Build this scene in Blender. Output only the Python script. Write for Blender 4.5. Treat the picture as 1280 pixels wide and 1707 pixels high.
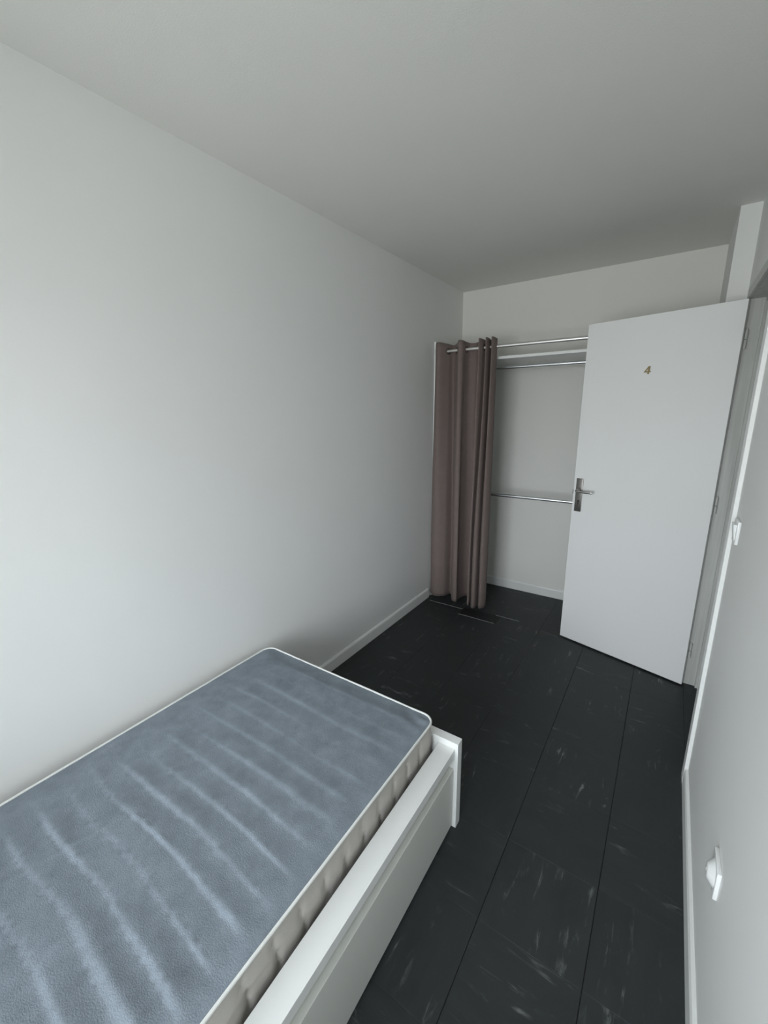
import bpy, bmesh, math, random
from mathutils import Vector, Matrix, noise
random.seed(7)
for o in list(bpy.data.objects): bpy.data.objects.remove(o)
S = bpy.context.scene
C = S.collection

# ------------------------------------------------------------------ camera
CAM = Vector((1.5794, 0.0, 1.5598))
FW = Vector((-0.55067268, 0.80112913, -0.23441783))
RT = Vector((0.82587771, 0.56368349, -0.01367227))
UP = Vector((-0.12118421, 0.2011294, 0.97203979))
cam = bpy.data.cameras.new('camera'); camo = bpy.data.objects.new('camera', cam); C.objects.link(camo)
cam.sensor_fit = 'HORIZONTAL'; cam.sensor_width = 36.0; cam.lens = 692.4 * 36.0 / 1280.0
cam.clip_start = 0.02
m = Matrix((RT, UP, -FW)).transposed().to_4x4(); m.translation = CAM
camo.matrix_world = m
S.camera = camo

# ------------------------------------------------------------------ sky, window daylight, exposure
W = bpy.data.worlds.new('overcast_sky'); S.world = W; W.use_nodes = True
bg = W.node_tree.nodes['Background']
bg.inputs['Color'].default_value = (0.93, 0.975, 1.0, 1); bg.inputs['Strength'].default_value = 14.0
# overcast sky: brighter towards the zenith, dimmer ground below the horizon
wt = W.node_tree; wtc = wt.nodes.new('ShaderNodeTexCoord'); wsp = wt.nodes.new('ShaderNodeSeparateXYZ'); wrp = wt.nodes.new('ShaderNodeValToRGB')
wmr = wt.nodes.new('ShaderNodeMapRange'); wmr.inputs['From Min'].default_value = -1.0; wmr.inputs['From Max'].default_value = 1.0
wt.links.new(wtc.outputs['Generated'], wsp.inputs[0]); wt.links.new(wsp.outputs['Z'], wmr.inputs['Value']); wt.links.new(wmr.outputs['Result'], wrp.inputs['Fac'])
els = wrp.color_ramp.elements
els[0].position = 0.0; els[0].color = (0.46, 0.475, 0.47, 1); els[1].position = 1.0; els[1].color = (0.90, 0.98, 1.04, 1)
for ps, v in ((0.47, (0.46, 0.475, 0.47, 1)), (0.53, (0.72, 0.765, 0.80, 1))):
    e_ = els.new(ps); e_.color = v
wt.links.new(wrp.outputs['Color'], bg.inputs['Color'])
WX0, WX1, WZ0, WZ1, WY = 0.26, 1.66, 0.62, 2.06, -1.30       # window opening in the wall behind the camera
ld = bpy.data.lights.new('window_portal', 'AREA'); ld.shape = 'RECTANGLE'; ld.size = WX1-WX0; ld.size_y = WZ1-WZ0
ld.cycles.is_portal = True
lo = bpy.data.objects.new('window_portal', ld); C.objects.link(lo)
lo.location = ((WX0+WX1)/2, WY-0.24, (WZ0+WZ1)/2); lo.rotation_euler = (math.radians(90), 0, 0)
S.view_settings.view_transform = 'Standard'; S.view_settings.look = 'None'
S.view_settings.gamma = 1.0; S.view_settings.use_curve_mapping = False
S.view_settings.exposure = 0.50

# ------------------------------------------------------------------ materials
def node_mat(name):
    mt = bpy.data.materials.new(name); mt.use_nodes = True
    nt = mt.node_tree; return mt, nt, nt.nodes['Principled BSDF']
def N(nt, t, **kw):
    n = nt.nodes.new(t)
    for k, v in kw.items(): setattr(n, k, v)
    return n
def paint(name, col, rough=0.6, var=0.02, bump=0.05, scale=180.0, stretch=None, varscale=3.0, spec=0.5):
    mt, nt, b = node_mat(name); L = nt.links.new
    tc = N(nt, 'ShaderNodeTexCoord'); mp = N(nt, 'ShaderNodeMapping'); L(tc.outputs['Object'], mp.inputs['Vector'])
    if stretch: mp.inputs['Scale'].default_value = stretch
    n1 = N(nt, 'ShaderNodeTexNoise'); n1.inputs['Scale'].default_value = varscale; n1.inputs['Detail'].default_value = 5
    L(mp.outputs['Vector'], n1.inputs['Vector'])
    mx = N(nt, 'ShaderNodeMix', data_type='RGBA')
    L(n1.outputs['Fac'], mx.inputs['Factor'])
    mx.inputs['A'].default_value = (*[max(0, c*(1-var*2)) for c in col], 1); mx.inputs['B'].default_value = (*[min(1, c*(1+var*2)) for c in col], 1)
    L(mx.outputs['Result'], b.inputs['Base Color']); b.inputs['Roughness'].default_value = rough
    b.inputs['Specular IOR Level'].default_value = spec
    if bump:
        n2 = N(nt, 'ShaderNodeTexNoise'); n2.inputs['Scale'].default_value = scale; n2.inputs['Detail'].default_value = 3
        L(tc.outputs['Object'], n2.inputs['Vector'])
        bp = N(nt, 'ShaderNodeBump'); bp.inputs['Strength'].default_value = bump; bp.inputs['Distance'].default_value = 0.002
        L(n2.outputs['Fac'], bp.inputs['Height']); L(bp.outputs['Normal'], b.inputs['Normal'])
    return mt
def metal(name, col, rough):
    mt, nt, b = node_mat(name); L = nt.links.new
    b.inputs['Base Color'].default_value = (*col, 1); b.inputs['Metallic'].default_value = 1
    n1 = N(nt, 'ShaderNodeTexNoise'); n1.inputs['Scale'].default_value = 60
    mr = N(nt, 'ShaderNodeMapRange'); mr.inputs['To Min'].default_value = rough*0.85; mr.inputs['To Max'].default_value = rough*1.15
    L(n1.outputs['Fac'], mr.inputs['Value']); L(mr.outputs['Result'], b.inputs['Roughness'])
    return mt
M = {}
M['wall'] = paint('white_wall_paint', (0.85, 0.855, 0.84), 0.65, 0.010, 0.08, 220)
M['wall_back'] = paint('cream_wall_paint', (0.83, 0.825, 0.785), 0.65, 0.012, 0.10, 220)
M['ceiling'] = paint('ceiling_paint', (0.79, 0.785, 0.75), 0.8, 0.012, 0.25, 260)
M['trim'] = paint('white_gloss_trim', (0.86, 0.87, 0.85), 0.35, 0.03, 0.05, 60)
M['door'] = paint('white_door_paint', (0.87, 0.875, 0.865), 0.4, 0.008, 0.03, 120)
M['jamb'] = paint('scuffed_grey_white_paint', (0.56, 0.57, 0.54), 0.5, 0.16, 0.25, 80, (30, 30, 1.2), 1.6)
M['lacquer'] = paint('white_lacquer', (0.88, 0.89, 0.875), 0.3, 0.006, 0.0)
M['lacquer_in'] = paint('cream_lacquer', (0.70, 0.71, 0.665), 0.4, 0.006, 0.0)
M['plastic'] = paint('white_plastic', (0.84, 0.85, 0.84), 0.3, 0.005, 0.0)
M['hole'] = paint('dark_hole', (0.02, 0.02, 0.02), 0.7, 0.01, 0.0)
M['chrome'] = metal('chrome', (0.88, 0.91, 0.92), 0.30)
M['satin'] = metal('satin_aluminium', (0.72, 0.71, 0.69), 0.32)
M['rodpaint'] = metal('silver_rod_metal', (0.92, 0.91, 0.90), 0.40)
M['bronze'] = metal('dull_nickel', (0.27, 0.26, 0.245), 0.36)
M['lever'] = metal('worn_lever_metal', (0.62, 0.61, 0.59), 0.25)
M['brass'] = metal('brass', (0.27, 0.21, 0.11), 0.38)
M['dark_metal'] = metal('dark_grommet_metal', (0.10, 0.09, 0.085), 0.35)
M['screed'] = paint('dark_adhesive_bed', (0.012, 0.012, 0.013), 0.85, 0.05, 0.1, 80)
M['lit_edge_strip'] = paint('painted_lit_edge', (0.40, 0.41, 0.40), 0.7, 0.2, 0.0, varscale=30)  # pale tone paints the highlight on exposed tile edges
M['piping'] = paint('white_piping', (0.78, 0.79, 0.76), 0.6, 0.02, 0.2, 400)

# vinyl floor tile: charcoal with sparse pale streaks running one way in each tile
def tile_material(name, base, streak_amt):
    mt, nt, b = node_mat(name); L = nt.links.new
    tc = N(nt, 'ShaderNodeTexCoord'); oi = N(nt, 'ShaderNodeObjectInfo')
    mul = N(nt, 'ShaderNodeVectorMath', operation='SCALE'); mul.inputs[0].default_value = (37.0, 91.0, 13.0); L(oi.outputs['Random'], mul.inputs['Scale'])
    add = N(nt, 'ShaderNodeVectorMath', operation='ADD'); L(tc.outputs['Object'], add.inputs[0]); L(mul.outputs['Vector'], add.inputs[1])
    def nz(sc, scale, det, dist, rough=0.6):
        mp = N(nt, 'ShaderNodeMapping'); mp.inputs['Scale'].default_value = sc; L(add.outputs['Vector'], mp.inputs['Vector'])
        n = N(nt, 'ShaderNodeTexNoise'); n.inputs['Scale'].default_value = scale; n.inputs['Detail'].default_value = det
        n.inputs['Distortion'].default_value = dist; n.inputs['Roughness'].default_value = rough; L(mp.outputs['Vector'], n.inputs['Vector']); return n
    def rng(n, a, c):
        r = N(nt, 'ShaderNodeMapRange'); r.inputs['From Min'].default_value = a; r.inputs['From Max'].default_value = c; L(n.outputs['Fac'], r.inputs['Value']); return r
    st = rng(nz((1, 6.0, 1), 6.5, 8, 0.8, 0.70), 0.55, 0.70)     # narrow veins
    mk = rng(nz((1, 1.8, 1), 4.6, 2, 0.4), 0.50, 0.64)           # where they show
    fine = rng(nz((1, 3.0, 1), 13.0, 5, 0.6), 0.38, 0.70)        # broken up
    m1 = N(nt, 'ShaderNodeMath', operation='MULTIPLY'); L(st.outputs['Result'], m1.inputs[0]); L(mk.outputs['Result'], m1.inputs[1])
    m2 = N(nt, 'ShaderNodeMath', operation='MULTIPLY'); L(m1.outputs[0], m2.inputs[0]); L(fine.outputs['Result'], m2.inputs[1])
    m3 = N(nt, 'ShaderNodeMath', operation='MULTIPLY'); L(m2.outputs[0], m3.inputs[0]); m3.inputs[1].default_value = streak_amt
    cloud = nz((1, 3.0, 1), 5.0, 5, 0.4)
    mx0 = N(nt, 'ShaderNodeMix', data_type='RGBA'); L(cloud.outputs['Fac'], mx0.inputs['Factor'])
    mx0.inputs['A'].default_value = (*[c*0.65 for c in base], 1); mx0.inputs['B'].default_value = (*[c*1.4 for c in base], 1)
    mx = N(nt, 'ShaderNodeMix', data_type='RGBA'); L(m3.outputs[0], mx.inputs['Factor'])
    L(mx0.outputs['Result'], mx.inputs['A']); mx.inputs['B'].default_value = (0.33, 0.35, 0.35, 1)
    L(mx.outputs['Result'], b.inputs['Base Color'])
    rr = N(nt, 'ShaderNodeMapRange'); rr.inputs['To Min'].default_value = 0.42; rr.inputs['To Max'].default_value = 0.62
    L(cloud.outputs['Fac'], rr.inputs['Value']); L(rr.outputs['Result'], b.inputs['Roughness']); b.inputs['Specular IOR Level'].default_value = 0.4
    bp = N(nt, 'ShaderNodeBump'); bp.inputs['Strength'].default_value = 0.15; bp.inputs['Distance'].default_value = 0.001
    L(cloud.outputs['Fac'], bp.inputs['Height']); L(bp.outputs['Normal'], b.inputs['Normal'])
    return mt
M['tile'] = tile_material('charcoal_vinyl_tile', (0.026, 0.030, 0.0315), 0.95)
M['tile_dark'] = tile_material('black_vinyl_tile', (0.011, 0.011, 0.013), 0.25)

def fabric(name, col, var, sheen, sheencol, weave, vs, bump=0.3, stretch=(1, 1, 1)):
    mt, nt, b = node_mat(name); L = nt.links.new
    tc = N(nt, 'ShaderNodeTexCoord'); mp = N(nt, 'ShaderNodeMapping'); mp.inputs['Scale'].default_value = stretch; L(tc.outputs['Object'], mp.inputs['Vector'])
    n1 = N(nt, 'ShaderNodeTexNoise'); n1.inputs['Scale'].default_value = vs; n1.inputs['Detail'].default_value = 8; n1.inputs['Roughness'].default_value = 0.7; L(mp.outputs['Vector'], n1.inputs['Vector'])
    mr = N(nt, 'ShaderNodeMapRange'); mr.inputs['From Min'].default_value = 0.3; mr.inputs['From Max'].default_value = 0.7; L(n1.outputs['Fac'], mr.inputs['Value'])
    mx = N(nt, 'ShaderNodeMix', data_type='RGBA'); L(mr.outputs['Result'], mx.inputs['Factor'])
    mx.inputs['A'].default_value = (*[c*(1-var) for c in col], 1); mx.inputs['B'].default_value = (*[c*(1+var) for c in col], 1)
    L(mx.outputs['Result'], b.inputs['Base Color']); b.inputs['Roughness'].default_value = 0.8
    b.inputs['Specular IOR Level'].default_value = 0.25
    b.inputs['Sheen Weight'].default_value = sheen; b.inputs['Sheen Roughness'].default_value = 0.4; b.inputs['Sheen Tint'].default_value = (*sheencol, 1)
    n2 = N(nt, 'ShaderNodeTexNoise'); n2.inputs['Scale'].default_value = weave; n2.inputs['Detail'].default_value = 4; L(tc.outputs['Object'], n2.inputs['Vector'])
    bp = N(nt, 'ShaderNodeBump'); bp.inputs['Strength'].default_value = bump; bp.inputs['Distance'].default_value = 0.002
    L(n2.outputs['Fac'], bp.inputs['Height']); L(bp.outputs['Normal'], b.inputs['Normal'])
    return mt
M['velour'] = fabric('grey_blue_velour', (0.205, 0.237, 0.272), 0.18, 0.18, (0.75, 0.85, 1.0), 340, 16, 0.6)
M['quilt'] = fabric('taupe_quilted_side', (0.50, 0.475, 0.44), 0.06, 0.05, (1, 1, 1), 300, 9, 0.2)
M['curtain'] = fabric('taupe_curtain_cloth', (0.200, 0.157, 0.144), 0.05, 0.1, (1, 0.95, 0.92), 500, 20, 0.12)
mt, nt, b = node_mat('window_glass')
nt.nodes.remove(b); tr = N(nt, 'ShaderNodeBsdfTransparent'); gl = N(nt, 'ShaderNodeBsdfGlossy'); gl.inputs['Roughness'].default_value = 0.02
fr = N(nt, 'ShaderNodeFresnel'); ms = N(nt, 'ShaderNodeMixShader'); out = [n for n in nt.nodes if n.type == 'OUTPUT_MATERIAL'][0]
nt.links.new(fr.outputs[0], ms.inputs[0]); nt.links.new(tr.outputs[0], ms.inputs[1]); nt.links.new(gl.outputs[0], ms.inputs[2]); nt.links.new(ms.outputs[0], out.inputs[0])
M['glass'] = mt

# ------------------------------------------------------------------ mesh helpers
def box(bm, x0, x1, y0, y1, z0, z1, bev=0.0):
    r = bmesh.ops.create_cube(bm, size=1.0)
    for v in r['verts']:
        v.co = Vector(((x0+x1)/2 + v.co.x*(x1-x0), (y0+y1)/2 + v.co.y*(y1-y0), (z0+z1)/2 + v.co.z*(z1-z0)))
    if bev:
        es = list({e for v in r['verts'] for e in v.link_edges})
        bmesh.ops.bevel(bm, geom=es, offset=bev, segments=2, affect='EDGES', profile=0.5)
def tube(bm, a, b_, r, seg=24, r2=None, cap=True):
    a, b_ = Vector(a), Vector(b_); d = b_-a
    mtx = Matrix.Translation((a+b_)/2) @ d.to_track_quat('Z', 'Y').to_matrix().to_4x4()
    bmesh.ops.create_cone(bm, cap_ends=cap, segments=seg, radius1=r, radius2=r if r2 is None else r2, depth=d.length, matrix=mtx)
def sweep(bm, pts, rad, seg=10, closed=False):
    """a round cord along pts"""
    n = len(pts); rings = []
    for i, p in enumerate(pts):
        p = Vector(p)
        t = (Vector(pts[(i+1) % n])-Vector(pts[i-1])) if closed or 0 < i < n-1 else (Vector(pts[min(i+1, n-1)])-Vector(pts[max(i-1, 0)]))
        t.normalize(); s = t.cross(Vector((0, 0, 1)))
        if s.length < 1e-4: s = t.cross(Vector((0, 1, 0)))
        s.normalize(); u = s.cross(t); rr = rad[i] if hasattr(rad, '__len__') else rad
        rings.append([bm.verts.new(p + s*rr*math.cos(2*math.pi*k/seg) + u*rr*math.sin(2*math.pi*k/seg)) for k in range(seg)])
    for i in range(n if closed else n-1):
        A, B = rings[i], rings[(i+1) % n]
        for k in range(seg): bm.faces.new((A[k], A[(k+1) % seg], B[(k+1) % seg], B[k]))
    if not closed:
        bm.faces.new(rings[0][::-1]); bm.faces.new(rings[-1])
def prism(bm, prof, axis, a, b_):
    """extrude a 2D profile (list of pairs) along axis 'x' or 'y'"""
    def P(q, t): return (t, q[0], q[1]) if axis == 'x' else (q[0], t, q[1])
    A = [bm.verts.new(P(q, a)) for q in prof]; B = [bm.verts.new(P(q, b_)) for q in prof]
    n = len(prof)
    for i in range(n): bm.faces.new((A[i], A[(i+1) % n], B[(i+1) % n], B[i]))
    bm.faces.new(A[::-1]); bm.faces.new(B)
def obj(name, bm, mat, parent=None, smooth=False, at=None):
    bmesh.ops.recalc_face_normals(bm, faces=bm.faces)
    me = bpy.data.meshes.new(name)
    if at is not None:
        at = Vector(at)
        for v in bm.verts: v.co -= at
    bm.to_mesh(me); bm.free()
    if smooth:
        me.shade_smooth()
        try: me.set_sharp_from_angle(angle=math.radians(40))
        except Exception: pass
    me.materials.append(M[mat] if isinstance(mat, str) else mat)
    o = bpy.data.objects.new(name, me); C.objects.link(o)
    if at is not None: o.location = at
    if parent:
        o.parent = parent
        if at is not None: o.location = at - parent.location if parent.rotation_euler.z == 0 else at
    return o
def bx(name, mat, lim, parent=None, bev=0.0, smooth=False):
    bm = bmesh.new(); box(bm, *lim, bev); return obj(name, bm, mat, parent, smooth)
def tag(o, label, cat=None, group=None, kind=None):
    o['label'] = label
    if cat: o['category'] = cat
    if group: o['group'] = group
    if kind: o['kind'] = kind
    return o
def empty(name, label, cat, loc=(0, 0, 0), rz=0.0, kind=None):
    o = bpy.data.objects.new(name, None); C.objects.link(o); o.location = loc; o.rotation_euler = (0, 0, rz); o.empty_display_size = 0.05
    o['label'] = label
    if cat: o['category'] = cat
    if kind: o['kind'] = kind
    return o

XR, YB, H = 1.806, 3.510, 2.516          # right wall, closet back wall, ceiling
YF = WY                                   # window wall
PX, PY = 1.722, 2.915                     # pier beside the closet
D0, D1, DZ = 1.962, 2.724, 2.050          # door opening in the right wall
WT = 0.115                                # wall thickness

# ------------------------------------------------------------------ structure
def struct(o, label): o['kind'] = 'structure'; o['label'] = label; return o
struct(bx('wall_left', 'wall', (-0.12, 0.0, YF-0.2, YB+0.12, -0.1, H+0.1)), 'long plain white wall beside the bed')
struct(bx('wall_back', 'wall_back', (0.0, XR+WT, YB, YB+0.12, -0.1, H+0.1)), 'cream white end wall behind the closet rods')
struct(bx('ceiling', 'ceiling', (0.0, XR+WT, YF-0.2, YB, H, H+0.1)), 'matt white ceiling')
bm = bmesh.new()
box(bm, XR, XR+WT, YF-0.2, D0-0.03, -0.1, H); box(bm, XR, XR+WT, D0-0.03, D1+0.03, DZ+0.03, H); box(bm, XR, XR+WT, D1+0.03, PY, -0.1, H)
struct(obj('wall_right', bm, 'wall'), 'white wall with the doorway, light switch and socket')
struct(bx('wall_pier', 'wall', (PX, XR+WT, PY, YB, -0.1, H)), 'narrow white pier between doorway and closet')
bm = bmesh.new()
box(bm, 0, WX0, YF-0.2, YF, -0.1, H); box(bm, WX1, XR, YF-0.2, YF, -0.1, H); box(bm, WX0, WX1, YF-0.2, YF, -0.1, WZ0); box(bm, WX0, WX1, YF-0.2, YF, WZ1, H)
struct(obj('wall_front', bm, 'wall'), 'white wall with the window')
# window
wn = empty('window_1', 'white framed casement window', None, ((WX0+WX1)/2, YF-0.1, WZ0), kind='structure')
def loc_box(name, mat, lim, par, bev=0.0):
    p = par.location; return bx(name, mat, (lim[0]-p.x, lim[1]-p.x, lim[2]-p.y, lim[3]-p.y, lim[4]-p.z, lim[5]-p.z), par, bev)
fw = 0.05; xm = (WX0+WX1)/2; ya, yb = YF-0.14, YF-0.08
bm = bmesh.new(); p = wn.location
for l in ((WX0, WX0+fw, ya, yb, WZ0, WZ1), (WX1-fw, WX1, ya, yb, WZ0, WZ1), (WX0+fw, WX1-fw, ya, yb, WZ0, WZ0+fw), (WX0+fw, WX1-fw, ya, yb, WZ1-fw, WZ1), (xm-0.035, xm+0.035, ya, yb, WZ0+fw, WZ1-fw)):
    box(bm, l[0]-p.x, l[1]-p.x, l[2]-p.y, l[3]-p.y, l[4]-p.z, l[5]-p.z)
obj('window_frame', bm, 'trim', wn)
for a, c in ((WX0+fw, xm-0.035), (xm+0.035, WX1-fw)):
    loc_box('pane', 'glass', (a, c, YF-0.113, YF-0.107, WZ0+fw, WZ1-fw), wn)
loc_box('window_sill', 'trim', (WX0+0.002, WX1-0.002, YF-0.08, YF+0.03, WZ0, WZ0+0.02), wn, 0.004)

# corridor beyond the doorway
CX = XR+WT
struct(bx('wall_corridor_side', 'wall', (CX+1.1, CX+1.2, 1.0, YB+0.12, -0.1, H+0.1)), 'plain white corridor wall beyond the doorway')
struct(bx('wall_corridor_end', 'wall', (CX, CX+1.1, YB, YB+0.12, -0.1, H+0.1)), 'white end wall of the corridor')
struct(bx('wall_corridor_start', 'wall', (CX, CX+1.1, 0.9, 1.0, -0.1, H+0.1)), 'white wall at the start of the corridor')
struct(bx('ceiling_corridor', 'ceiling', (CX, CX+1.1, 1.0, YB, H, H+0.1)), 'corridor ceiling')
struct(bx('floor_corridor', 'tile', (CX, CX+1.1, 1.0, YB, -0.1, 0.0)), 'dark corridor floor beyond the doorway')

# floor: adhesive bed and every vinyl tile on it
fl = struct(bx('floor', 'screed', (0.0, CX, YF-0.2, YB, -0.1, -0.003)), 'dark charcoal vinyl tile floor with pale streaks')
TX, TY, TS, TSY = 1.257, 1.263, 0.302, 0.303
xs = [0.0, 0.049] + [round(TX + TS*k, 4) for k in range(-3, 2)] + [XR]
ys_room = [YF] + [round(TY + TSY*k, 4) for k in range(-7, 6)] + [2.895]
ys_closet = [2.895, 3.085, 3.388, YB]
cache = {}
def floor_tile(x0, x1, y0, y1, rot, z=0.0, mat='tile', gy=0.0002):
    strong = lambda e: 0.0012 if abs(e-1.257) < 0.01 or abs(e-1.559) < 0.01 else 0.0004
    x0, x1 = x0+strong(x0), x1-strong(x1)
    w, d = x1-x0, y1-y0-2*gy
    if rot: w, d = d, w
    key = (round(w, 4), round(d, 4), mat)
    if key not in cache:
        bm = bmesh.new(); box(bm, -w/2, w/2, -d/2, d/2, -0.003, 0.0)
        top = [e for e in bm.edges if all(v.co.z > -0.001 for v in e.verts)]
        bmesh.ops.bevel(bm, geom=top, offset=0.0004, segments=1, affect='EDGES')
        me = bpy.data.meshes.new('tile'); bm.to_mesh(me); bm.free(); me.materials.append(M[mat]); cache[key] = me
    o = bpy.data.objects.new('tile', cache[key]); C.objects.link(o); o.parent = fl
    o.location = ((x0+x1)/2, (y0+y1)/2, z); o.rotation_euler = (0, 0, math.pi/2 if rot else 0)
for i in range(len(xs)-1):
    if xs[i+1]-xs[i] < 0.006: continue
    for j in range(len(ys_room)-1):
        a, c = ys_room[j], ys_room[j+1]
        if c-a < 0.01: continue
        if i == 2 and j == len(ys_room)-2: c = 2.800
        rot = (i+j) % 2 == 0 if random.random() < 0.8 else (i+j) % 2 == 1
        floor_tile(xs[i], xs[i+1], a, c, rot)
    for j in range(len(ys_closet)-1):
        a, c = ys_closet[j], ys_closet[j+1]
        x1 = min(xs[i+1], PX)
        if x1-xs[i] < 0.006: continue
        if i == 2 and j == 0: a = 2.936
        floor_tile(xs[i], x1, a, c, (i+j) % 2 == 1, mat='tile')
floor_tile(0.351, 0.653, 2.802, 2.936, False, 0.0, 'tile_dark')
floor_tile(XR, CX, D0-0.02, D1+0.02, True)       # threshold strip in the doorway
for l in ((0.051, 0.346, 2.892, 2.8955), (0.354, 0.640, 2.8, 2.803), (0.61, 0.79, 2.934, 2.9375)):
    bx('lit_edge_strip', 'lit_edge_strip', (l[0], l[1], l[2], l[3], -0.003, 0.0012), fl)  # added pale strips stand in for tile edges catching window light

# baseboards
def base_prof(sgn, x):    # profile (offset from wall, height)
    return [(x, 0.0), (x+sgn*0.013, 0.0), (x+sgn*0.013, 0.068), (x+sgn*0.009, 0.077), (x+sgn*0.004, 0.080), (x, 0.080)]
bm = bmesh.new(); prism(bm, base_prof(1, 0.0), 'y', YF, 2.945); struct(obj('baseboard_left', bm, 'trim'), 'white painted baseboard along the wall beside the bed')
bm = bmesh.new(); prism(bm, base_prof(-1, XR), 'y', YF, D0-0.062); struct(obj('baseboard_right', bm, 'trim'), 'white painted baseboard below the socket')
bm = bmesh.new(); prism(bm, base_prof(-1, YB), 'x', 0.03, PX); struct(obj('baseboard_back', bm, 'trim'), 'white scuffed baseboard inside the closet')

# door frame: casing, rebated jambs, header
tf = empty('trim_1', 'worn grey white door frame with casing around the open doorway', None, (XR, D0, 0), kind='structure')
def tf_box(name, mat, lim, bev=0.0): return loc_box(name, mat, lim, tf, bev)
cd = 0.014
tf_box('casing', 'trim', (XR-cd, XR, D0-0.058, D0+0.004, 0.0, DZ+0.045), 0.002)
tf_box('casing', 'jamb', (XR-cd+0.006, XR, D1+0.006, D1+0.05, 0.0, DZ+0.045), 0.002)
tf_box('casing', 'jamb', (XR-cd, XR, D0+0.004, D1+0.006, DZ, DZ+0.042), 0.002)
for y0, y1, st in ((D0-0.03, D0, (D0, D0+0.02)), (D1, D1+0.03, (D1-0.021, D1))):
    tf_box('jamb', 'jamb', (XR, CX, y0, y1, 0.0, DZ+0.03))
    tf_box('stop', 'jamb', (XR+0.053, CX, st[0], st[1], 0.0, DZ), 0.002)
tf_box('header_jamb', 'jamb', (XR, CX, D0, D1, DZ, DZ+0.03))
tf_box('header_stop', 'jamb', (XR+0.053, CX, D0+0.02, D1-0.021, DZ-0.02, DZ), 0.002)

# ------------------------------------------------------------------ door leaf, hinged on the far jamb and swung into the room
ANG = math.atan2(2.681-2.878, 1.7963-1.0935)
dr = empty('door_1', 'open white flush door with brass numeral 4 and nickel lever handle', 'door', (1.0935, 2.8778, 0.0), ANG, kind='structure')
DW, DT, DH = 0.7298, 0.040, 2.045        # local: x from free edge to hinge edge, y=0 face towards the window, +y away
bx('leaf', 'door', (0, DW, 0, DT, 0.010, DH), dr, 0.0015)
bm = bmesh.new(); box(bm, 0.017, 0.060, -0.007, 0.0, 0.916, 1.131, 0.003)
pl = obj('handle_plate', bm, 'bronze', dr, True); pl['label'] = 'dark nickel handle plate'
bm = bmesh.new()                          # keyhole: round top and slot
tube(bm, (0.040, -0.0082, 0.985), (0.040, -0.006, 0.985), 0.0055, 16); box(bm, 0.0375, 0.0425, -0.0082, -0.006, 0.962, 0.985)
obj('keyhole', bm, 'hole', pl)
bm = bmesh.new(); tube(bm, (0.037, -0.015, 1.056), (0.037, -0.006, 1.056), 0.0165, 28); tube(bm, (0.037, -0.019, 1.056), (0.037, -0.015, 1.056), 0.0125, 28)
obj('rose', bm, 'bronze', pl, True)
lp = [(0.037, -0.015, 1.056), (0.037, -0.034, 1.056), (0.039, -0.043, 1.056), (0.046, -0.049, 1.055), (0.060, -0.051, 1.0545), (0.085, -0.051, 1.054), (0.112, -0.050, 1.0545), (0.136, -0.049, 1.055), (0.1395, -0.049, 1.055)]
bm = bmesh.new(); sweep(bm, lp, [0.0085, 0.0085, 0.0087, 0.0085, 0.0080, 0.0078, 0.0085, 0.0092, 0.0075], 14); h = obj('lever', bm, 'lever', pl, True)
bm = bmesh.new(); box(bm, 0.017, 0.060, DT, DT+0.007, 0.916, 1.131, 0.003); pb = obj('handle_plate', bm, 'bronze', dr, True)
bm = bmesh.new(); sweep(bm, [(x, DT-y, z) for x, y, z in lp], 0.0085, 14); obj('lever', bm, 'lever', pb, True)
bm = bmesh.new(); box(bm, -0.011, 0.004, 0.014, 0.026, 1.024, 1.054, 0.002); obj('latch_bolt', bm, 'bronze', dr)
bm = bmesh.new(); box(bm, -0.0012, 0.0005, 0.009, 0.031, 0.93, 1.12); obj('lock_faceplate', bm, 'satin', dr)
# numeral 4, cut out of brass
bm = bmesh.new()
outer = [(0.000, 0.009), (0.018, 0.040), (0.0275, 0.040), (0.0275, 0.0155), (0.033, 0.0155), (0.033, 0.009), (0.0275, 0.009), (0.0275, 0.0), (0.0195, 0.0), (0.0195, 0.009)]
inner = [(0.0095, 0.0155), (0.0195, 0.0155), (0.0195, 0.0315)]
sh = lambda q: (0.326 + q[0] + 0.10*q[1], 1.741 + q[1])
for yy in (-0.0045,):
    vo = [bm.verts.new((sh(q)[0], yy, sh(q)[1])) for q in outer]; vi = [bm.verts.new((sh(q)[0], yy, sh(q)[1])) for q in inner]
    eo = [bm.edges.new((vo[i], vo[(i+1) % len(vo)])) for i in range(len(vo))]; ei = [bm.edges.new((vi[i], vi[(i+1) % 3])) for i in range(3)]
    bmesh.ops.triangle_fill(bm, use_beauty=True, edges=eo+ei)
r = bmesh.ops.extrude_face_region(bm, geom=list(bm.faces))
for v in [g for g in r['geom'] if isinstance(g, bmesh.types.BMVert)]: v.co.y = 0.0
nm = obj('numeral', bm, 'brass', dr); nm['label'] = 'small brass numeral 4'
# three hinges: knuckle on the pin line at the far corner, leaf on the hinge edge
for z in (0.215, 1.060, 1.870):
    bm = bmesh.new(); tube(bm, (DW+0.006, DT-0.004, z-0.042), (DW+0.006, DT-0.004, z-0.002), 0.0062, 14); tube(bm, (DW+0.006, DT-0.004, z+0.002), (DW+0.006, DT-0.004, z+0.042), 0.0062, 14)
    tube(bm, (DW+0.006, DT-0.004, z+0.042), (DW+0.006, DT-0.004, z+0.050), 0.005, 14, 0.002)
    hg = obj('hinge', bm, 'jamb', dr, True)
    bm = bmesh.new(); box(bm, DW-0.0005, DW+0.0012, 0.008, DT-0.006, z-0.042, z+0.042); obj('hinge_plate', bm, 'jamb', hg)

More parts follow.
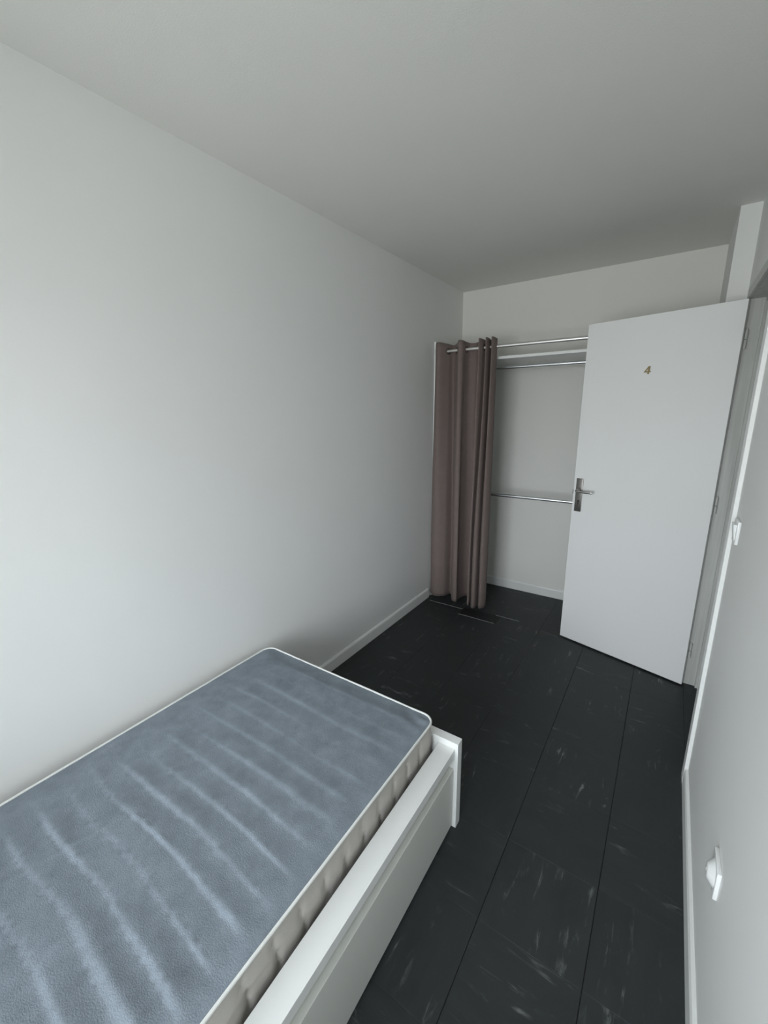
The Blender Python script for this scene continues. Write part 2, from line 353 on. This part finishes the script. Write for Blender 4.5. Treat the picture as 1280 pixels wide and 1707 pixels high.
# ------------------------------------------------------------------ bed frame
BA = math.radians(0.488)
bd = empty('bed_frame', 'white lacquered low bed frame with side rail and built-in drawers', 'bed', (1.0736, 1.2258, 0.0), BA)
# local: x=0 outer side edge, negative towards the wall; y=0 foot face, negative towards the head
BW, BL = 1.046, 2.10
bx('footboard', 'lacquer', (-BW, 0.0, -0.036, 0.0, 0.0, 0.380), bd, 0.0012)
bx('head_panel', 'lacquer', (-BW, 0.0, -BL, -BL+0.036, 0.0, 0.380), bd, 0.0012)
Y0, Y1 = -BL+0.036, -0.036
for a, c in ((-0.077, -0.012), (-BW+0.004, -BW+0.040)):
    bm = bmesh.new(); box(bm, a, c, Y0, Y1, 0.322, 0.355, 0.001); obj('side_rail', bm, 'lacquer', bd)
    s = 1 if a > -0.5 else -1
    x = c-0.035 if s > 0 else a+0.012
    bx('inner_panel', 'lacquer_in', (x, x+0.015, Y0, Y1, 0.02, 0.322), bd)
ym = -1.045
for a, c in ((ym+0.002, Y1-0.003), (Y0+0.003, ym-0.002)):
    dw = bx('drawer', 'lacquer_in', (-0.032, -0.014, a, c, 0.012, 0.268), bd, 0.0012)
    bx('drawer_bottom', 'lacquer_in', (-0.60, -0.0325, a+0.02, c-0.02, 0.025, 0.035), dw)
for k in range(12):
    yc = -0.12 - k*0.165
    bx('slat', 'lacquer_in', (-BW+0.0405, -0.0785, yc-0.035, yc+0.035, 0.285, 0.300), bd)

# ------------------------------------------------------------------ mattress
MX0, MX1, MY0, MY1, MZ0, MZ1 = 0.0, 0.906, -1.985, 0.0, 0.302, 0.452
MLOC = (0.074, 1.183, 0.0)
ma = empty('mattress', 'grey blue velour mattress with white piping lying on the white bed frame', 'mattress', MLOC, math.radians(0.35))
RC = 0.045
def outline(n_side=90, n_end=48, ncor=8):
    pts = []
    def seg(a, b_, n): return [(a[0]+(b_[0]-a[0])*i/n, a[1]+(b_[1]-a[1])*i/n) for i in range(n)]
    def cor(cx, cy, a0): return [(cx+RC*math.cos(a0+math.pi/2*i/ncor), cy+RC*math.sin(a0+math.pi/2*i/ncor)) for i in range(ncor)]
    pts += seg((MX1, MY0+RC), (MX1, MY1-RC), n_side*2) + cor(MX1-RC, MY1-RC, 0)
    pts += seg((MX1-RC, MY1), (MX0+RC, MY1), n_end) + cor(MX0+RC, MY1-RC, math.pi/2)
    pts += seg((MX0, MY1-RC), (MX0, MY0+RC), n_side*2) + cor(MX0+RC, MY0+RC, math.pi)
    pts += seg((MX0+RC, MY0), (MX1-RC, MY0), n_end) + cor(MX1-RC, MY0+RC, -math.pi/2)
    return pts
def edge_wob(x, y):
    return 0.0022*noise.noise(Vector((x*6, y*6, 3.1))) + 0.0012*noise.noise(Vector((x*17, y*17, 8.0)))
def ss(a, b_, t):
    t = max(0.0, min(1.0, (t-a)/(b_-a))); return t*t*(3-2*t)
PITCH = 0.0735
def top_z(x, y):
    e = min(x-MX0, MX1-x, y-MY0, MY1-y)
    dome = 0.010*ss(0.0, 0.10, e)
    wy = MLOC[1]+y                                   # world y
    bend = 0.016*noise.noise(Vector((x*2.4, wy*2.1, 0.3))) + 0.005*noise.noise(Vector((x*7.0, wy*5.0, 2.3)))
    ph = ((wy + bend - 0.066)/PITCH) % 1.0           # rises quickly on the head side, falls slowly
    k = math.floor((wy+bend-0.066)/PITCH)
    rw = 0.24 + 0.16*noise.noise(Vector((x*1.9, k*2.37, 11.0)))   # width of the steep side differs from ridge to ridge
    prof = ss(0.0, rw, ph)*(1-ss(rw, 1.0, ph)**0.8)
    amp = 0.0015 + 0.0048*(1-ss(0.10, 0.85, wy))
    amp *= 0.25 + 1.25*max(0.0, 0.5+1.1*noise.noise(Vector((x*2.6, k*1.73, 5.5))))
    fade = ss(0.05, 0.26, x-MX0)*ss(0.02, 0.10, MX1-x)*ss(0.02, 0.09, MY1-y)
    z = MZ1 - 0.002 + dome + amp*prof*fade
    pk = math.exp(-((ph-0.12)/0.10)**2)*fade         # small gathers along each seam
    z += 0.0022*pk*noise.noise(Vector((x*75, k*3.1, 1.0)))*(1.4-ss(0.2, 0.8, wy))
    z += 0.0024*noise.noise(Vector((x*9, y*9, 2.0)))*ss(0.0, 0.05, e) + 0.0010*noise.noise(Vector((x*30, y*22, 4.0)))
    # a shallow crease running lengthwise
    cx_ = 0.315 + 0.22*(wy-0.2) + 0.01*noise.noise(Vector((wy*9, 0, 7)))
    if 0.05 < wy < 0.42: z += 0.0022*math.exp(-((x-cx_)/0.006)**2)*ss(0.05, 0.14, wy)*(1-ss(0.28, 0.42, wy))
    # corner pulls at the foot
    q = math.hypot(x-MX1, y-MY1)
    z += 0.0028*math.sin(q*95+2.0*math.atan2(y-MY1, x-MX1)*2.0)*math.exp(-(q/0.10)**2)*ss(0.0, 0.03, e)
    return z
# top: grid clipped to the rounded outline by pulling the corner points in
NX, NY = 190, 520
bm = bmesh.new(); grid = []
for i in range(NX+1):
    row = []
    for j in range(NY+1):
        x = MX0+(MX1-MX0)*i/NX; y = MY0+(MY1-MY0)*j/NY
        xc = min(max(x, MX0+RC), MX1-RC); yc = min(max(y, MY0+RC), MY1-RC)
        dx, dy = x-xc, y-yc
        if dx and dy:
            m_ = max(abs(dx), abs(dy)); l = math.hypot(dx, dy); dx, dy = dx*m_/l, dy*m_/l
        X, Y = xc+dx, yc+dy; w = edge_wob(X, Y) if (i in (0, NX) or j in (0, NY)) else 0
        row.append(bm.verts.new((X, Y, top_z(X, Y)+w*0.5)))
    grid.append(row)
for i in range(NX):
    for j in range(NY): bm.faces.new((grid[i][j], grid[i+1][j], grid[i+1][j+1], grid[i][j+1]))
tp = obj('top_cover', bm, 'velour', ma, True); tp['label'] = 'grey blue velour top with soft cross ridges'
# side band: quilted cushions between upright seams
ol = outline(); bm = bmesh.new(); rings = []; per = 0.0; acc = []
for i, q in enumerate(ol):
    if i: per += math.hypot(q[0]-ol[i-1][0], q[1]-ol[i-1][1])
    acc.append(per)
NZ = 14
for iz in range(NZ+1):
    t = iz/NZ; z = MZ0+(MZ1-0.004-MZ0)*t; ring = []
    for i, q in enumerate(ol):
        a, b2 = ol[i-1], ol[(i+1) % len(ol)]; tx, ty = b2[0]-a[0], b2[1]-a[1]; l = math.hypot(tx, ty); nx, ny = ty/l, -tx/l
        s = acc[i] + 0.006*math.sin(t*5+i*0.03)
        ph = (s/0.083) % 1.0
        d = abs(ph-0.5)*2
        seam = -0.0055*math.exp(-((1-d)/0.10)**2)
        vp = math.sin(math.pi*min(1, max(0, t)))
        puff = 0.004*vp*(1-d**4)
        roll = -0.004*math.exp(-((t-0.42-0.12*noise.noise(Vector((s*3, 0, 0))))/0.07)**2)*max(0, noise.noise(Vector((s*2.4, 9, 0)))+0.25)*2
        o_ = puff+seam*vp+roll - 0.002 + 0.0015*noise.noise(Vector((s*12, t*4, 0)))
        ring.append(bm.verts.new((q[0]+nx*o_, q[1]+ny*o_, z)))
    rings.append(ring)
n = len(ol)
for iz in range(NZ):
    for i in range(n): bm.faces.new((rings[iz][i], rings[iz][(i+1) % n], rings[iz+1][(i+1) % n], rings[iz+1][i]))
bm.faces.new(rings[0][::-1])
sd = obj('side_band', bm, 'quilt', ma, True); sd['label'] = 'taupe quilted side band with upright seams'
bm = bmesh.new()
sweep(bm, [(q[0]*1.0, q[1], MZ1-0.002+edge_wob(q[0], q[1])*0.5) for q in ol], 0.0040, 8, True)
obj('piping', bm, 'piping', ma, True)

# ------------------------------------------------------------------ closet: side panel, shelf, rods
sp = tag(bx('closet_side_panel', 'lacquer', (0.002, 0.0185, 3.000, YB-0.001, 0.0, 2.070), None, 0.001), 'tall thin white panel against the wall beside the curtain', 'panel')
SY, SZ = 3.035, 1.912
sf = empty('closet_shelf', 'white closet shelf high above the hanging rods', 'shelf', (0.019, YB, SZ))
def sf_box(name, mat, lim, bev=0.0): return loc_box(name, mat, lim, sf, bev)
sf_box('board', 'lacquer', (0.0195, PX-0.0005, SY, YB-0.0005, SZ, SZ+0.018), 0.001)
def hang_rod(y, z, label):
    t = empty('hanging_rod', label, 'rod', (0.0195, y, z))
    L_ = PX-0.0195-0.0005
    bm = bmesh.new(); tube(bm, (0.002, 0, 0), (L_-0.002, 0, 0), 0.0125, 28); obj('tube', bm, 'chrome', t, True)
    for a, c in ((0.0, 0.012), (L_-0.012, L_)):
        bm = bmesh.new(); tube(bm, (a, 0, 0), (c, 0, 0), 0.019, 24); obj('end_socket', bm, 'chrome', t, True)
hang_rod(3.22, 1.869, 'chrome hanging rod close under the closet shelf')
hang_rod(3.22, 0.899, 'chrome hanging rod at waist height across the closet')
# curtain rod between side panel and pier
RY, RZ = 2.985, 1.991
cr = empty('curtain_rod', 'silver telescopic curtain rod across the closet front', 'curtain rod', (0.0195, RY, RZ))
L_ = PX-0.0195
bm = bmesh.new(); tube(bm, (0.002, 0, 0), (0.55, 0, 0), 0.0105, 28); obj('thin_tube', bm, 'rodpaint', cr, True)
bm = bmesh.new(); tube(bm, (0.505, 0, 0), (L_-0.003, 0, -0.006), 0.0125, 28); obj('thick_tube', bm, 'rodpaint', cr, True)
for a, c, z in ((0.0, 0.014, 0), (L_-0.014, L_-0.0005, -0.006)):
    bm = bmesh.new(); tube(bm, (a, 0, z), (c, 0, z), 0.018, 24); obj('end_cup', bm, 'plastic', cr, True)

# ------------------------------------------------------------------ curtain, gathered at the left on metal rings
cu = empty('curtain', 'taupe ring-top curtain gathered to one side of the closet', 'curtain', (0.25, RY, 0.0))
# each row: x at the rod, y offset at the rod, x at the hem, y offset at the hem
WPT = [(0.055, 0.020, 0.030, 0.020), (0.040, -0.030, 0.014, -0.015), (0.080, -0.060, 0.075, -0.048), (0.128, 0.000, 0.135, -0.010), (0.155, 0.040, 0.165, 0.060),
       (0.200, 0.000, 0.195, 0.020), (0.235, -0.055, 0.235, -0.052), (0.262, -0.045, 0.272, -0.055), (0.272, 0.000, 0.268, -0.010), (0.290, 0.034, 0.282, 0.070),
       (0.335, 0.040, 0.315, 0.100), (0.372, 0.000, 0.345, 0.040), (0.385, -0.050, 0.365, -0.050), (0.402, -0.030, 0.385, -0.070), (0.410, 0.000, 0.388, -0.030),
       (0.416, 0.030, 0.395, 0.000), (0.424, 0.000, 0.402, -0.060), (0.438, -0.055, 0.425, -0.095), (0.450, -0.030, 0.445, -0.080), (0.452, 0.034, 0.447, -0.010),
       (0.462, 0.000, 0.455, -0.030), (0.482, -0.055, 0.480, -0.070), (0.500, -0.010, 0.505, -0.030), (0.490, 0.030, 0.492, 0.030)]
def cat(P, t):
    n = len(P)-1; f = t*n; i = min(int(f), n-1); u = f-i
    p0, p1, p2, p3 = P[max(i-1, 0)], P[i], P[i+1], P[min(i+2, n)]
    return [0.5*(2*b_ + (c-a)*u + (2*a-5*b_+4*c-d)*u*u + (3*b_-a-3*c+d)*u**3) for a, b_, c, d in zip(p0, p1, p2, p3)]
ZT, ZB = 2.030, 0.030
NU, NV = 260, 60
bm = bmesh.new(); G = []
for v in range(NV+1):
    tv = (v/NV); z = ZT+(ZB-ZT)*tv; row = []
    for u in range(NU+1):
        w = cat(WPT, u/NU); k = ss(0.0, 0.85, tv)
        x = w[0]*(1-k)+w[2]*k; yo = w[1]*(1-k)+w[3]*k
        sway = 0.005*noise.noise(Vector((u*0.035, tv*2.2, 3.3)))*ss(0.03, 0.3, tv); sx = 0.005*noise.noise(Vector((u*0.03, tv*1.8, 9.3)))*ss(0.03, 0.3, tv)
        zz = z + (0.012 - 0.16*w[1] if tv < 0.02 else 0) + 0.004*noise.noise(Vector((u*0.03, 2.0, 0)))*tv
        row.append(bm.verts.new((x+sx-0.25, yo+sway, zz)))
    G.append(row)
for v in range(NV):
    for u in range(NU): bm.faces.new((G[v][u], G[v][u+1], G[v+1][u+1], G[v+1][u]))
cl = obj('cloth', bm, 'curtain', cu, True)
md = cl.modifiers.new('thickness', 'SOLIDIFY'); md.thickness = 0.0016; md.offset = 0
for i in (3, 5, 8, 11, 14, 16, 20):
    a, c = WPT[i-1], WPT[i+1]; t = Vector((c[0]-a[0], c[1]-a[1], 0)).normalized(); nrm = Vector((-t.y, t.x, 0)); ctr = Vector((WPT[i][0]-0.25, 0.0, RZ))
    bm = bmesh.new(); ring = []
    R_, r_ = 0.0195, 0.0035
    pts = [ctr + t*R_*math.cos(2*math.pi*k/28) + Vector((0, 0, 1))*R_*math.sin(2*math.pi*k/28) for k in range(28)]
    for k, p_ in enumerate(pts):
        rad = (p_-ctr).normalized(); ring.append([bm.verts.new(p_ + rad*r_*math.cos(2*math.pi*q/8) + nrm*r_*math.sin(2*math.pi*q/8)) for q in range(8)])
    for k in range(28):
        for q in range(8): bm.faces.new((ring[k][q], ring[k][(q+1) % 8], ring[(k+1) % 28][(q+1) % 8], ring[(k+1) % 28][q]))
    obj('ring', bm, 'dark_metal', cu, True)

# ------------------------------------------------------------------ light switch and socket on the right wall
sw = empty('light_switch', 'small white rocker light switch beside the doorway casing', 'light switch', (XR, 1.81, 1.145))
bx('plate', 'plastic', (-0.0095, 0.0, -0.04, 0.04, -0.04, 0.04), sw, 0.0025, True)
bm = bmesh.new(); prism(bm, [(-0.0095, -0.026), (-0.011, -0.026), (-0.0185, 0.024), (-0.0170, 0.027), (-0.0095, 0.027)], 'y', -0.026, 0.026)
obj('rocker', bm, 'plastic', sw)
so = empty('wall_socket', 'white square wall outlet with raised round nozzle above the baseboard', 'outlet', (XR, 1.115, 0.430))
bx('plate', 'plastic', (-0.0095, 0.0, -0.04, 0.04, -0.04, 0.04), so, 0.002, True)
bm = bmesh.new()
prof = [(0.034, 0.0090), (0.030, 0.0125), (0.024, 0.0175), (0.019, 0.0215), (0.0155, 0.0235), (0.0125, 0.0240), (0.0045, 0.0240), (0.0042, 0.0180)]
rg = [[bm.verts.new((-h_, r_*math.cos(2*math.pi*k/36), r_*math.sin(2*math.pi*k/36))) for k in range(36)] for r_, h_ in prof]
for a, c in zip(rg[:-1], rg[1:]):
    for k in range(36): bm.faces.new((a[k], a[(k+1) % 36], c[(k+1) % 36], c[k]))
bm.faces.new(rg[0]); nz = obj('nozzle', bm, 'plastic', so, True)
bm = bmesh.new(); tube(bm, (-0.0190, 0, 0), (-0.0178, 0, 0), 0.0041, 20); obj('hole', bm, 'hole', nz)
